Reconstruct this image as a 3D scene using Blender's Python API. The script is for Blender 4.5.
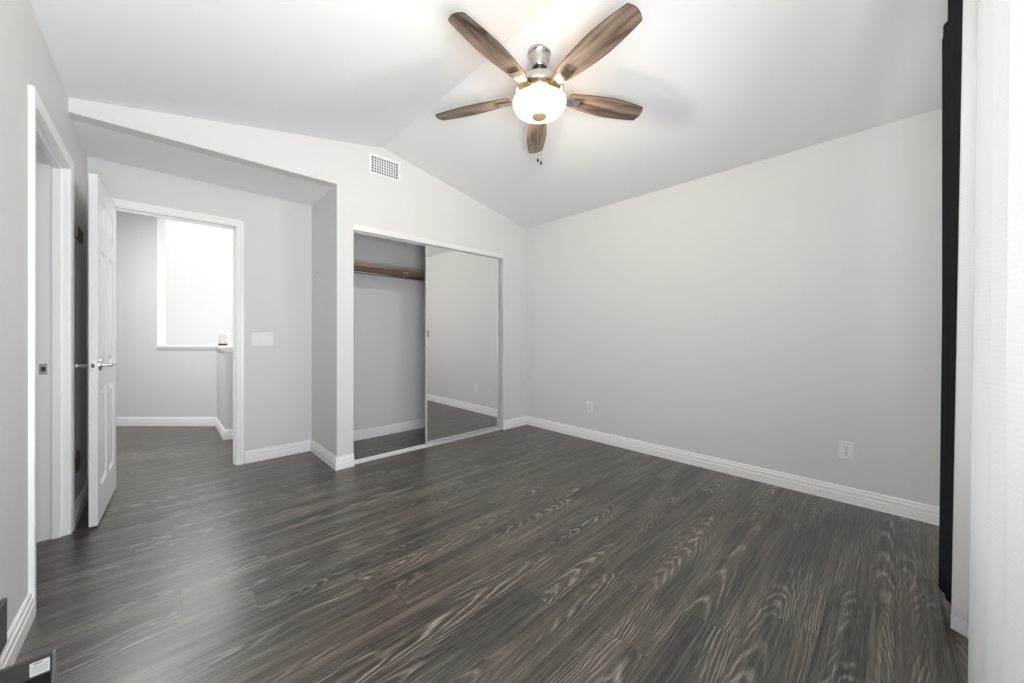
import bpy, bmesh, math, random
from mathutils import Vector, Matrix

random.seed(7)
for o in list(bpy.data.objects):
    bpy.data.objects.remove(o)
scene = bpy.context.scene
col = scene.collection
PI = math.pi

# ------------------------------------------------------------------ camera
cam_data = bpy.data.cameras.new('camera')
cam_data.sensor_width = 36.0
cam_data.lens = 366.8 / 1024 * 36.0
cam_data.shift_y = -6.5 / 1024
cam_data.clip_start = 0.02
cam = bpy.data.objects.new('camera', cam_data)
cam.location = (0, 0, 1.115)
cam.rotation_euler = (PI / 2, 0, -0.76165)
col.objects.link(cam)
scene.camera = cam

# ------------------------------------------------------------------ world, big lights, exposure
world = bpy.data.worlds.new('world')
scene.world = world
world.use_nodes = True
bg = world.node_tree.nodes['Background']
bg.inputs[0].default_value = (0.75, 0.87, 1.0, 1)
bg.inputs[1].default_value = 1.0


def area(name, loc, rot, sx, sy, power, color=(1, 1, 1), spread=180):
    d = bpy.data.lights.new(name, 'AREA')
    d.shape = 'RECTANGLE'
    d.size = sx
    d.size_y = sy
    d.energy = power
    d.color = color
    d.spread = math.radians(spread)
    o = bpy.data.objects.new(name, d)
    o.location = loc
    o.rotation_euler = rot
    col.objects.link(o)
    return o


# bedroom window daylight: fill added at its unseen open half, weaker lamp behind sheers
area('open_window_fill', (0.17, -0.47, 0.95), (PI / 2 + 0.95, 0, 0), 0.85, 1.1, 92, (0.965, 0.985, 1.0))
area('window_daylight_sheers', (1.60, -0.47, 1.33), (PI / 2 + 0.2, 0, 0), 1.15, 1.5, 8, (0.965, 0.985, 1.0))
# unseen area lamp added at the side of the stairwell to brighten its walls
area('stairwell_fill', (3.0, 6.3, 1.6), (PI / 2, 0, PI / 2), 1.8, 2.0, 34, (1.0, 0.99, 0.985))
# unseen lamp added high on the far stairwell wall for sheen on the floor
area('stairwell_sheen_lamp', (0.5, 8.44, 3.74), (PI / 2 - PI, 0, 0), 2.8, 1.0, 72, (1.0, 0.99, 0.985))
# unseen area lamp added under the hall ceiling to brighten the hall
area('hall_fill', (-0.25, 5.0, 2.58), (0, 0, 0), 0.5, 0.5, 32, (1.0, 0.99, 0.97))

scene.view_settings.view_transform = 'Standard'
scene.view_settings.look = 'None'
scene.view_settings.exposure = 0.07
scene.view_settings.gamma = 1.0
scene.view_settings.use_curve_mapping = False
scene.cycles.use_denoising = True
scene.cycles.max_bounces = 14
scene.cycles.diffuse_bounces = 8
scene.cycles.glossy_bounces = 6
scene.cycles.transmission_bounces = 8
scene.cycles.transparent_max_bounces = 12
scene.cycles.sample_clamp_indirect = 6.0
scene.cycles.blur_glossy = 0.5


# ------------------------------------------------------------------ materials
def new_mat(name):
    m = bpy.data.materials.new(name)
    m.use_nodes = True
    nt = m.node_tree
    return m, nt, nt.nodes['Principled BSDF']


def N(nt, kind, **kw):
    n = nt.nodes.new(kind)
    for k, v in kw.items():
        setattr(n, k, v)
    return n


def math_node(nt, op, a, b=None, c=None):
    n = nt.nodes.new('ShaderNodeMath')
    n.operation = op
    for i, v in enumerate((a, b, c)):
        if v is None:
            continue
        if isinstance(v, (int, float)):
            n.inputs[i].default_value = v
        else:
            nt.links.new(v, n.inputs[i])
    return n.outputs[0]


def simple(name, color, rough=0.5, metal=0.0, bump=0.0, bump_scale=200.0, vary=0.0, spec=0.5):
    """plain paint / metal / plastic with a faint procedural surface"""
    m, nt, b = new_mat(name)
    b.inputs['Base Color'].default_value = (*color, 1)
    b.inputs['Roughness'].default_value = rough
    b.inputs['Metallic'].default_value = metal
    b.inputs['Specular IOR Level'].default_value = spec
    tc = N(nt, 'ShaderNodeTexCoord')
    nz = N(nt, 'ShaderNodeTexNoise')
    nz.inputs['Scale'].default_value = bump_scale
    nz.inputs['Detail'].default_value = 2
    nt.links.new(tc.outputs['Object'], nz.inputs['Vector'])
    if bump:
        bp = N(nt, 'ShaderNodeBump')
        bp.inputs['Strength'].default_value = bump
        bp.inputs['Distance'].default_value = 0.002
        nt.links.new(nz.outputs['Fac'], bp.inputs['Height'])
        nt.links.new(bp.outputs['Normal'], b.inputs['Normal'])
    if vary:
        mx = N(nt, 'ShaderNodeMixRGB')
        mx.inputs[1].default_value = (*[c * (1 - vary) for c in color], 1)
        mx.inputs[2].default_value = (*[min(1, c * (1 + vary)) for c in color], 1)
        nt.links.new(nz.outputs['Fac'], mx.inputs[0])
        nt.links.new(mx.outputs[0], b.inputs['Base Color'])
    return m


M = {}
M['wall'] = simple('wall_paint', (0.715, 0.713, 0.706), 0.55, bump=0.10, bump_scale=140, spec=0.3)
M['ceiling'] = simple('ceiling_paint', (0.86, 0.865, 0.87), 0.8, bump=0.10, bump_scale=120, spec=0.2)
M['stair_wall'] = simple('stairwell_paint', (0.86, 0.86, 0.85), 0.6, bump=0.1, bump_scale=140)
M['trim'] = simple('trim_enamel', (0.90, 0.90, 0.90), 0.32, bump=0.02, bump_scale=30)
M['door'] = simple('door_enamel', (0.84, 0.84, 0.84), 0.35, bump=0.03, bump_scale=60)
M['plate'] = simple('white_plastic', (0.82, 0.82, 0.81), 0.3, vary=0.02)
M['slot'] = simple('slot_shadow', (0.03, 0.03, 0.03), 0.6, vary=0.1)
M['nickel'] = simple('brushed_nickel', (0.62, 0.59, 0.55), 0.2, 1.0, bump=0.03, bump_scale=90)
M['finial'] = simple('warm_lit_nickel', (0.72, 0.50, 0.30), 0.45, 0.35, vary=0.05)  # golden tan colour stands in for a warm reflection on nickel
M['chrome'] = simple('satin_chrome', (0.62, 0.61, 0.60), 0.25, 1.0, bump=0.02, bump_scale=80)
M['dark_metal'] = simple('dark_steel', (0.06, 0.06, 0.06), 0.4, 0.8, vary=0.1)
M['alu'] = simple('white_aluminium', (0.80, 0.80, 0.80), 0.3, 0.1, vary=0.02)
M['door_frame'] = simple('pale_door_frame', (0.62, 0.62, 0.61), 0.3, 0.2, vary=0.02)
M['bronze'] = simple('brown_bronze', (0.16, 0.12, 0.07), 0.5, 0.4, vary=0.2)
M['black'] = simple('black_enamel', (0.045, 0.045, 0.047), 0.42, bump=0.05, bump_scale=300, vary=0.1)
M['black_edge'] = simple('grey_panel_edge', (0.16, 0.16, 0.16), 0.4, vary=0.15)  # lighter grey for the side rail and seam strip
M['black_matte'] = simple('black_felt', (0.008, 0.008, 0.008), 0.9, vary=0.3)
M['sticker'] = simple('sticker_paper', (0.62, 0.62, 0.61), 0.6, vary=0.02)
M['ink'] = simple('grey_ink', (0.18, 0.18, 0.18), 0.7, vary=0.05)
M['wax'] = simple('cream_wax', (0.80, 0.72, 0.60), 0.5, vary=0.06, bump_scale=40)
M['vent_dark'] = simple('duct_dark', (0.05, 0.05, 0.05), 0.8, vary=0.2)
M['glass_dark'] = simple('dark_base_metal', (0.05, 0.045, 0.04), 0.4, 0.3, vary=0.2)


def mirror_mat():
    m, nt, b = new_mat('silvered_mirror')
    b.inputs['Base Color'].default_value = (0.86, 0.87, 0.86, 1)
    b.inputs['Metallic'].default_value = 1.0
    b.inputs['Roughness'].default_value = 0.004
    return m


M['mirror'] = mirror_mat()


def pane_mat(name, tint=(1, 1, 1), gloss=0.08):
    m, nt, b = new_mat(name)
    nt.nodes.remove(b)
    tr = N(nt, 'ShaderNodeBsdfTransparent')
    tr.inputs[0].default_value = (*tint, 1)
    gl = N(nt, 'ShaderNodeBsdfGlossy')
    gl.inputs['Roughness'].default_value = 0.02
    mx = N(nt, 'ShaderNodeMixShader')
    mx.inputs[0].default_value = gloss
    nt.links.new(tr.outputs[0], mx.inputs[1])
    nt.links.new(gl.outputs[0], mx.inputs[2])
    nt.links.new(mx.outputs[0], nt.nodes['Material Output'].inputs[0])
    return m


M['glass'] = pane_mat('window_glass')
M['jar_glass'] = pane_mat('jar_glass', (0.93, 0.93, 0.92), 0.12)


def cloth_mat(name, color, translucent, transparent, weave=900.0, rough=0.9, period=0.0):
    """woven cloth: a fine thread grid, part translucent"""
    m, nt, b = new_mat(name)
    nt.nodes.remove(b)
    tc = N(nt, 'ShaderNodeTexCoord')
    sep = N(nt, 'ShaderNodeSeparateXYZ')
    nt.links.new(tc.outputs['UV'], sep.inputs[0])
    sx = math_node(nt, 'SINE', math_node(nt, 'MULTIPLY', sep.outputs[0], weave))
    sz = math_node(nt, 'SINE', math_node(nt, 'MULTIPLY', sep.outputs[1], weave * 0.8))
    grid = math_node(nt, 'MULTIPLY', math_node(nt, 'ADD', sx, sz), 0.25)
    grid = math_node(nt, 'ADD', grid, 0.5)
    mx = N(nt, 'ShaderNodeMixRGB')
    mx.inputs[1].default_value = (*[c * 0.955 for c in color], 1)
    mx.inputs[2].default_value = (*color, 1)
    nt.links.new(grid, mx.inputs[0])
    bp = N(nt, 'ShaderNodeBump')
    bp.inputs['Strength'].default_value = 0.25
    bp.inputs['Distance'].default_value = 0.001
    nt.links.new(grid, bp.inputs['Height'])
    di = N(nt, 'ShaderNodeBsdfDiffuse')
    nt.links.new(mx.outputs[0], di.inputs[0])
    nt.links.new(bp.outputs[0], di.inputs['Normal'])
    tl = N(nt, 'ShaderNodeBsdfTranslucent')
    nt.links.new(mx.outputs[0], tl.inputs[0])
    m1 = N(nt, 'ShaderNodeMixShader')
    m1.inputs[0].default_value = translucent
    nt.links.new(di.outputs[0], m1.inputs[1])
    nt.links.new(tl.outputs[0], m1.inputs[2])
    last = m1
    if transparent:
        tr = N(nt, 'ShaderNodeBsdfTransparent')
        m2 = N(nt, 'ShaderNodeMixShader')
        m2.inputs[0].default_value = transparent
        nt.links.new(m1.outputs[0], m2.inputs[1])
        nt.links.new(tr.outputs[0], m2.inputs[2])
        last = m2
    nt.links.new(last.outputs[0], nt.nodes['Material Output'].inputs[0])
    return m


M['sheer'] = cloth_mat('white_sheer_weave', (0.88, 0.88, 0.88), 0.42, 0.0, weave=700)
M['charcoal'] = cloth_mat('charcoal_drape_weave', (0.028, 0.029, 0.032), 0.02, 0.0, weave=1400)


def floor_mat():
    m, nt, b = new_mat('dark_oak_planks')
    L = nt.links
    tc = N(nt, 'ShaderNodeTexCoord')
    sep = N(nt, 'ShaderNodeSeparateXYZ')
    L.new(tc.outputs['Object'], sep.inputs[0])
    X, Y = sep.outputs[0], sep.outputs[1]
    W, LEN = 0.1955, 1.28
    yr = math_node(nt, 'DIVIDE', math_node(nt, 'SUBTRACT', Y, 1.764 - W * 30), W)
    row = math_node(nt, 'FLOOR', yr)
    fy = math_node(nt, 'SUBTRACT', yr, row)
    wn = N(nt, 'ShaderNodeTexWhiteNoise', noise_dimensions='1D')
    L.new(row, wn.inputs['W'])
    xr = math_node(nt, 'ADD', math_node(nt, 'DIVIDE', X, LEN), math_node(nt, 'MULTIPLY', wn.outputs['Value'], 7.31))
    cell = math_node(nt, 'FLOOR', xr)
    fx = math_node(nt, 'SUBTRACT', xr, cell)
    cv = N(nt, 'ShaderNodeCombineXYZ')
    L.new(row, cv.inputs[0])
    L.new(cell, cv.inputs[1])
    wp = N(nt, 'ShaderNodeTexWhiteNoise', noise_dimensions='3D')
    L.new(cv.outputs[0], wp.inputs['Vector'])
    sc = N(nt, 'ShaderNodeSeparateColor')
    L.new(wp.outputs['Color'], sc.inputs[0])
    r1, r2, r3 = sc.outputs[0], sc.outputs[1], sc.outputs[2]
    # plank-local coordinates
    px = math_node(nt, 'MULTIPLY', math_node(nt, 'SUBTRACT', fx, 0.5), LEN)
    py = math_node(nt, 'MULTIPLY', math_node(nt, 'SUBTRACT', fy, 0.5), W)
    off = N(nt, 'ShaderNodeCombineXYZ')
    L.new(math_node(nt, 'MULTIPLY', r1, 40), off.inputs[0])
    L.new(math_node(nt, 'MULTIPLY', r2, 40), off.inputs[1])
    L.new(math_node(nt, 'MULTIPLY', r3, 40), off.inputs[2])

    def stretched(sx, sy, detail, rough=0.5, scale=1.0):
        c = N(nt, 'ShaderNodeCombineXYZ')
        L.new(math_node(nt, 'MULTIPLY', X, sx), c.inputs[0])
        L.new(math_node(nt, 'MULTIPLY', Y, sy), c.inputs[1])
        a = N(nt, 'ShaderNodeVectorMath', operation='ADD')
        L.new(c.outputs[0], a.inputs[0])
        L.new(off.outputs[0], a.inputs[1])
        n = N(nt, 'ShaderNodeTexNoise')
        n.inputs['Scale'].default_value = scale
        n.inputs['Detail'].default_value = detail
        n.inputs['Roughness'].default_value = rough
        L.new(a.outputs[0], n.inputs['Vector'])
        return n.outputs['Fac']

    warp = stretched(1.2, 8.0, 2)
    warp2 = stretched(7.0, 40.0, 2)
    # growth rings cut by a plank that lies at a shallow angle to the log
    yc = math_node(nt, 'ADD', py, math_node(nt, 'MULTIPLY', math_node(nt, 'SUBTRACT', r2, 0.5), 0.16))
    yc = math_node(nt, 'ADD', yc, math_node(nt, 'MULTIPLY', math_node(nt, 'SUBTRACT', warp, 0.5), 0.06))
    px = math_node(nt, 'ADD', px, math_node(nt, 'MULTIPLY', math_node(nt, 'SUBTRACT', stretched(4.0, 11.0, 3), 0.5), 0.42))
    depth = math_node(nt, 'ADD', math_node(nt, 'MULTIPLY', px, math_node(nt, 'ADD', math_node(nt, 'MULTIPLY', r1, 0.06), 0.02)), 0.10)
    depth = math_node(nt, 'ADD', depth, math_node(nt, 'MULTIPLY', r3, 0.05))
    rad = math_node(nt, 'SQRT', math_node(nt, 'ADD', math_node(nt, 'MULTIPLY', yc, yc), math_node(nt, 'MULTIPLY', depth, depth)))
    rad = math_node(nt, 'ADD', rad, math_node(nt, 'MULTIPLY', math_node(nt, 'SUBTRACT', warp2, 0.5), 0.0045))
    rings = math_node(nt, 'SINE', math_node(nt, 'MULTIPLY', rad, 2 * PI / 0.0062))
    rings = math_node(nt, 'ADD', math_node(nt, 'MULTIPLY', rings, 0.5), 0.5)
    rings = math_node(nt, 'POWER', rings, 3.0)
    streak = stretched(1.3, 85.0, 3, 0.6)
    sr = N(nt, 'ShaderNodeMapRange')
    sr.inputs['From Min'].default_value = 0.46
    sr.inputs['From Max'].default_value = 0.74
    L.new(streak, sr.inputs['Value'])
    # pores: short streaks along the board
    pores = stretched(9.0, 420.0, 3, 0.6)
    pores_r = N(nt, 'ShaderNodeMapRange')
    pores_r.inputs['From Min'].default_value = 0.40
    pores_r.inputs['From Max'].default_value = 0.68
    L.new(pores, pores_r.inputs['Value'])
    pores_f = pores_r.outputs[0]
    # where the pale cerused grain shows strongly
    zone = stretched(1.6, 13.0, 2)
    zr = N(nt, 'ShaderNodeMapRange')
    zr.inputs['From Min'].default_value = 0.44
    zr.inputs['From Max'].default_value = 0.66
    L.new(zone, zr.inputs['Value'])
    g = math_node(nt, 'MULTIPLY', rings, math_node(nt, 'ADD', math_node(nt, 'MULTIPLY', pores_f, 0.75), 0.25))
    g = math_node(nt, 'MULTIPLY', g, math_node(nt, 'ADD', math_node(nt, 'MULTIPLY', zr.outputs[0], 0.95), 0.03))
    g = math_node(nt, 'ADD', g, math_node(nt, 'MULTIPLY', sr.outputs[0], 0.20))
    g = math_node(nt, 'ADD', g, math_node(nt, 'MULTIPLY', pores_f, 0.16))
    # broad smoky bands
    band = stretched(0.7, 17.0, 4, 0.6)
    br = N(nt, 'ShaderNodeMapRange')
    br.inputs['From Min'].default_value = 0.40
    br.inputs['From Max'].default_value = 0.66
    L.new(band, br.inputs['Value'])
    tone = math_node(nt, 'ADD', math_node(nt, 'MULTIPLY', br.outputs[0], 0.90), math_node(nt, 'MULTIPLY', math_node(nt, 'SUBTRACT', r3, 0.5), 0.40))
    base = N(nt, 'ShaderNodeMixRGB')
    base.inputs[1].default_value = (0.0060, 0.0046, 0.0038, 1)
    base.inputs[2].default_value = (0.062, 0.046, 0.034, 1)
    L.new(tone, base.inputs[0])
    grain = N(nt, 'ShaderNodeMixRGB')
    grain.inputs[2].default_value = (0.42, 0.375, 0.325, 1)
    L.new(base.outputs[0], grain.inputs[1])
    L.new(g, grain.inputs[0])
    # joints between planks
    ey = math_node(nt, 'MULTIPLY', math_node(nt, 'MINIMUM', fy, math_node(nt, 'SUBTRACT', 1.0, fy)), W)
    ex = math_node(nt, 'MULTIPLY', math_node(nt, 'MINIMUM', fx, math_node(nt, 'SUBTRACT', 1.0, fx)), LEN)
    e = math_node(nt, 'MINIMUM', ey, ex)
    jr = N(nt, 'ShaderNodeMapRange')
    jr.inputs['From Min'].default_value = 0.0002
    jr.inputs['From Max'].default_value = 0.0014
    L.new(e, jr.inputs['Value'])
    fin = N(nt, 'ShaderNodeMixRGB')
    fin.inputs[1].default_value = (0.006, 0.005, 0.004, 1)
    L.new(jr.outputs[0], fin.inputs[0])
    L.new(grain.outputs[0], fin.inputs[2])
    L.new(fin.outputs[0], b.inputs['Base Color'])
    rg = math_node(nt, 'ADD', math_node(nt, 'MULTIPLY', g, 0.10), 0.29)
    L.new(rg, b.inputs['Roughness'])
    b.inputs['Specular IOR Level'].default_value = 0.62
    bp = N(nt, 'ShaderNodeBump')
    bp.inputs['Strength'].default_value = 0.12
    bp.inputs['Distance'].default_value = 0.0012
    L.new(math_node(nt, 'ADD', math_node(nt, 'MULTIPLY', g, 0.5), jr.outputs[0]), bp.inputs['Height'])
    L.new(bp.outputs[0], b.inputs['Normal'])
    return m


M['floor'] = floor_mat()


def wood_mat(name, dark, light, sx=3.0, sy=55.0, rough=0.5, knots=True):
    m, nt, b = new_mat(name)
    L = nt.links
    tc = N(nt, 'ShaderNodeTexCoord')
    oi = N(nt, 'ShaderNodeObjectInfo')
    sep = N(nt, 'ShaderNodeSeparateXYZ')
    L.new(tc.outputs['Object'], sep.inputs[0])
    sh = math_node(nt, 'MULTIPLY', oi.outputs['Random'], 37.0)

    def nz(ax, ay, detail):
        c = N(nt, 'ShaderNodeCombineXYZ')
        L.new(math_node(nt, 'MULTIPLY', sep.outputs[0], ax), c.inputs[0])
        L.new(math_node(nt, 'MULTIPLY', sep.outputs[1], ay), c.inputs[1])
        L.new(sh, c.inputs[2])
        n = N(nt, 'ShaderNodeTexNoise')
        n.inputs['Scale'].default_value = 1.0
        n.inputs['Detail'].default_value = detail
        n.inputs['Roughness'].default_value = 0.6
        n.inputs['Distortion'].default_value = 0.5
        L.new(c.outputs[0], n.inputs['Vector'])
        return n.outputs['Fac']
    fine = nz(sx, sy * 5, 3)
    broad = nz(sx, sy * 0.5, 2)
    f = math_node(nt, 'ADD', math_node(nt, 'MULTIPLY', fine, 0.45), math_node(nt, 'MULTIPLY', broad, 0.75))
    r = N(nt, 'ShaderNodeMapRange')
    r.inputs['From Min'].default_value = 0.42
    r.inputs['From Max'].default_value = 0.78
    L.new(f, r.inputs['Value'])
    mx = N(nt, 'ShaderNodeMixRGB')
    mx.inputs[1].default_value = (*dark, 1)
    mx.inputs[2].default_value = (*light, 1)
    L.new(r.outputs[0], mx.inputs[0])
    out = mx.outputs[0]
    if knots:
        k = nz(7.0, 14.0, 0)
        kr = N(nt, 'ShaderNodeMapRange')
        kr.inputs['From Min'].default_value = 0.72
        kr.inputs['From Max'].default_value = 0.78
        L.new(k, kr.inputs['Value'])
        m2 = N(nt, 'ShaderNodeMixRGB')
        m2.inputs[2].default_value = (0.03, 0.02, 0.015, 1)
        L.new(out, m2.inputs[1])
        L.new(kr.outputs[0], m2.inputs[0])
        out = m2.outputs[0]
    L.new(out, b.inputs['Base Color'])
    b.inputs['Roughness'].default_value = rough
    return m


M['blade_wood'] = wood_mat('weathered_barn_wood', (0.045, 0.026, 0.017), (0.33, 0.24, 0.18))
M['blade_edge'] = simple('dark_blade_edge', (0.045, 0.033, 0.026), 0.6, vary=0.2)
M['shelf_wood'] = wood_mat('closet_shelf_wood', (0.20, 0.105, 0.055), (0.36, 0.21, 0.12), 2.5, 30, 0.5, False)


def bowl_mat():
    """lit frosted glass: brighter towards the belly of the bowl where the bulbs sit"""
    m, nt, b = new_mat('lit_frosted_glass')
    L = nt.links
    tc = N(nt, 'ShaderNodeTexCoord')
    sep = N(nt, 'ShaderNodeSeparateXYZ')
    L.new(tc.outputs['Object'], sep.inputs[0])
    r = N(nt, 'ShaderNodeMapRange')
    r.inputs['From Min'].default_value = -0.09
    r.inputs['From Max'].default_value = 0.0
    r.inputs['To Min'].default_value = 1.0
    r.inputs['To Max'].default_value = 0.0
    L.new(sep.outputs[2], r.inputs['Value'])
    mc = N(nt, 'ShaderNodeMixRGB')
    mc.inputs[1].default_value = (1.0, 0.70, 0.42, 1)
    mc.inputs[2].default_value = (1.0, 0.88, 0.68, 1)
    L.new(r.outputs[0], mc.inputs[0])
    L.new(mc.outputs[0], b.inputs['Emission Color'])
    st = math_node(nt, 'ADD', math_node(nt, 'MULTIPLY', r.outputs[0], 2.2), 0.75)
    L.new(st, b.inputs['Emission Strength'])
    b.inputs['Base Color'].default_value = (0.36, 0.29, 0.2, 1)
    b.inputs['Roughness'].default_value = 0.35
    tr = N(nt, 'ShaderNodeBsdfTransparent')
    tr.inputs[0].default_value = (1.0, 0.97, 0.92, 1)
    mx = N(nt, 'ShaderNodeMixShader')
    mx.inputs[0].default_value = 0.62
    L.new(b.outputs[0], mx.inputs[1])
    L.new(tr.outputs[0], mx.inputs[2])
    L.new(mx.outputs[0], nt.nodes['Material Output'].inputs[0])
    return m


M['bowl'] = bowl_mat()


# ------------------------------------------------------------------ helpers
def box(bm, lo, hi, bevel=0.0, mat_index=0):
    x0, y0, z0 = lo
    x1, y1, z1 = hi
    v = [bm.verts.new(p) for p in ((x0, y0, z0), (x1, y0, z0), (x1, y1, z0), (x0, y1, z0),
                                   (x0, y0, z1), (x1, y0, z1), (x1, y1, z1), (x0, y1, z1))]
    fs = [bm.faces.new([v[i] for i in q]) for q in
          ((0, 3, 2, 1), (4, 5, 6, 7), (0, 1, 5, 4), (1, 2, 6, 5), (2, 3, 7, 6), (3, 0, 4, 7))]
    for f in fs:
        f.material_index = mat_index
    if bevel:
        es = list({e for f in fs for e in f.edges})
        bmesh.ops.bevel(bm, geom=es, offset=bevel, segments=2, affect='EDGES', profile=0.6)
    return v


def prism(bm, poly, axis, a0, a1):
    """extrude a 2-D polygon; axis 'y': poly is (x,z); axis 'z': poly is (x,y); axis 'x': poly is (y,z)"""
    def P(u, v, a):
        return {'y': (u, a, v), 'z': (u, v, a), 'x': (a, u, v)}[axis]
    A = [bm.verts.new(P(u, v, a0)) for u, v in poly]
    B = [bm.verts.new(P(u, v, a1)) for u, v in poly]
    n = len(poly)
    bm.faces.new(A)
    bm.faces.new(B[::-1])
    for i in range(n):
        bm.faces.new((A[i], B[i], B[(i + 1) % n], A[(i + 1) % n]))


def lathe(bm, prof, seg=48, center=(0, 0, 0), cap=True, axis='z'):
    rings = []
    for r, z in prof:
        ring = []
        for k in range(seg):
            t = 2 * PI * k / seg
            u, v = r * math.cos(t), r * math.sin(t)
            p = {'z': (u, v, z), 'y': (u, z, v), 'x': (z, u, v)}[axis]
            ring.append(bm.verts.new((p[0] + center[0], p[1] + center[1], p[2] + center[2])))
        rings.append(ring)
    for i in range(len(rings) - 1):
        for k in range(seg):
            bm.faces.new((rings[i][k], rings[i][(k + 1) % seg], rings[i + 1][(k + 1) % seg], rings[i + 1][k]))
    if cap:
        for ring in (rings[0], rings[-1]):
            bm.faces.new(ring)


def tube(bm, pts, r, seg=10, cap=True):
    pts = [Vector(p) for p in pts]
    rings = []
    prev = None
    for i, p in enumerate(pts):
        d = (pts[min(i + 1, len(pts) - 1)] - pts[max(i - 1, 0)]).normalized()
        if prev is None:
            a = Vector((0, 0, 1)) if abs(d.z) < 0.9 else Vector((1, 0, 0))
            u = d.cross(a).normalized()
        else:
            u = (prev - d * prev.dot(d)).normalized()
        prev = u
        w = d.cross(u)
        rr = r[i] if isinstance(r, (list, tuple)) else r
        rings.append([bm.verts.new(p + (u * math.cos(2 * PI * k / seg) + w * math.sin(2 * PI * k / seg)) * rr) for k in range(seg)])
    for i in range(len(rings) - 1):
        for k in range(seg):
            bm.faces.new((rings[i][k], rings[i][(k + 1) % seg], rings[i + 1][(k + 1) % seg], rings[i + 1][k]))
    if cap:
        bm.faces.new(rings[0])
        bm.faces.new(rings[-1])


def sweep(bm, path, normal, prof, before=None, after=None):
    """sweep a profile (u across, v along `normal`) along a polyline with mitred corners"""
    path = [Vector(p) for p in path]
    Nn = Vector(normal)
    full = ([Vector(before)] if before is not None else []) + path + ([Vector(after)] if after is not None else [])
    s = 1 if before is not None else 0
    rings = []
    for i in range(len(path)):
        j = i + s
        n1 = Nn.cross((full[j] - full[j - 1]).normalized()) if j > 0 else None
        n2 = Nn.cross((full[j + 1] - full[j]).normalized()) if j < len(full) - 1 else None
        if n1 is None:
            mv = n2
        elif n2 is None:
            mv = n1
        else:
            mv = (n1 + n2) / (1 + n1.dot(n2))
        rings.append([bm.verts.new(path[i] + mv * u + Nn * v) for u, v in prof])
    n = len(prof)
    for i in range(len(rings) - 1):
        for k in range(n):
            bm.faces.new((rings[i][k], rings[i][(k + 1) % n], rings[i + 1][(k + 1) % n], rings[i + 1][k]))
    bm.faces.new(rings[0])
    bm.faces.new(rings[-1])


def obj(name, bm, mat, parent=None, loc=None, rot=None, smooth=False, kind=None):
    bmesh.ops.recalc_face_normals(bm, faces=bm.faces[:])
    me = bpy.data.meshes.new(name)
    bm.to_mesh(me)
    bm.free()
    mats = mat if isinstance(mat, (list, tuple)) else [mat]
    for m in mats:
        me.materials.append(m)
    if smooth:
        for p in me.polygons:
            p.use_smooth = True
        me.set_sharp_from_angle(angle=math.radians(40))
    o = bpy.data.objects.new(name, me)
    col.objects.link(o)
    if parent is not None:
        o.parent = parent
    if loc is not None:
        o.location = loc
    if rot is not None:
        o.rotation_euler = rot
    if kind:
        o['kind'] = kind
    return o


def tag(o, label, cat, group=None):
    o['label'] = label
    o['category'] = cat
    if group:
        o['group'] = group
    return o


def thing(name, label, cat, loc=(0, 0, 0), rot=(0, 0, 0), group=None):
    o = bpy.data.objects.new(name, None)
    o.empty_display_size = 0.1
    col.objects.link(o)
    o.location = loc
    o.rotation_euler = rot
    return tag(o, label, cat, group)


def struct(name, bm, mat, parent=None, smooth=False):
    return obj(name, bm, mat, parent, smooth=smooth, kind='structure' if parent is None else None)


def bmn():
    return bmesh.new()


def copy_tree(o, parent=None):
    c = o.copy()
    col.objects.link(c)
    if parent is not None:
        c.parent = parent
    for ch in list(o.children):
        copy_tree(ch, c)
    return c


# ------------------------------------------------------------------ the rooms
XL, XR = -0.380, 3.300          # left / right walls
YB, YG = -0.280, 3.196          # window wall / closet wall
XS, YK = 1.046, 3.906           # alcove side wall / alcove back wall
ZE, ZR, XRG = 2.442, 2.800, 1.44  # eaves, ridge height, ridge position
ZA = 2.363                      # alcove ceiling
ZT = 0.0


def roof(x):
    return ZE + (ZR - ZE) * ((x - XL) / (XRG - XL) if x < XRG else (XR - x) / (XR - XRG))


# floor, one run of planks through bedroom, alcove, closet and hall
b = bmn()
box(b, (-1.9, -0.40, -0.06), (3.42, 3.30, 0))
box(b, (-0.50, 3.30, -0.06), (3.42, 4.02, 0))
box(b, (-1.9, 3.30, -0.06), (-0.50, 3.66, 0))
prism(b, [(-1.6, 4.02), (2.6, 4.02), (2.6, 5.045), (0.60, 5.045), (0.60, 5.80), (-0.90, 7.30), (-1.6, 7.30)], 'z', -0.06, 0)
bmesh.ops.remove_doubles(b, verts=b.verts[:], dist=1e-5)
struct('floor', b, M['floor'])

# vaulted ceiling: two slopes meeting at the ridge
b = bmn()
prism(b, [(XL - 0.12, roof(XL) - 0.12 * 0.197), (XRG, ZR), (XR + 0.12, ZE - 0.12 * 0.1925), (XR + 0.12, 3.0), (XL - 0.12, 3.0)], 'y', YB - 0.10, YG + 0.10)
struct('ceiling', b, M['ceiling'])
b = bmn()
box(b, (XL - 0.02, YG + 0.104, ZA), (XS + 0.002, YK + 0.02, ZA + 0.04))
struct('ceiling_alcove', b, M['ceiling'])
b = bmn()
box(b, (1.13, 3.28, 2.38), (3.42, 4.0, 2.44))
struct('ceiling_closet', b, M['wall'])
b = bmn()
prism(b, [(-1.7, 4.02), (2.7, 4.02), (2.7, 5.045), (0.60, 5.045), (0.60, 5.80), (-0.90, 7.30), (-1.7, 7.50)], 'z', 2.62, 2.70)
struct('ceiling_hall', b, M['ceiling'])
b = bmn()
box(b, (-1.9, 4.0, 4.40), (3.3, 8.6, 4.46))
struct('ceiling_stairwell', b, M['ceiling'])

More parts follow.
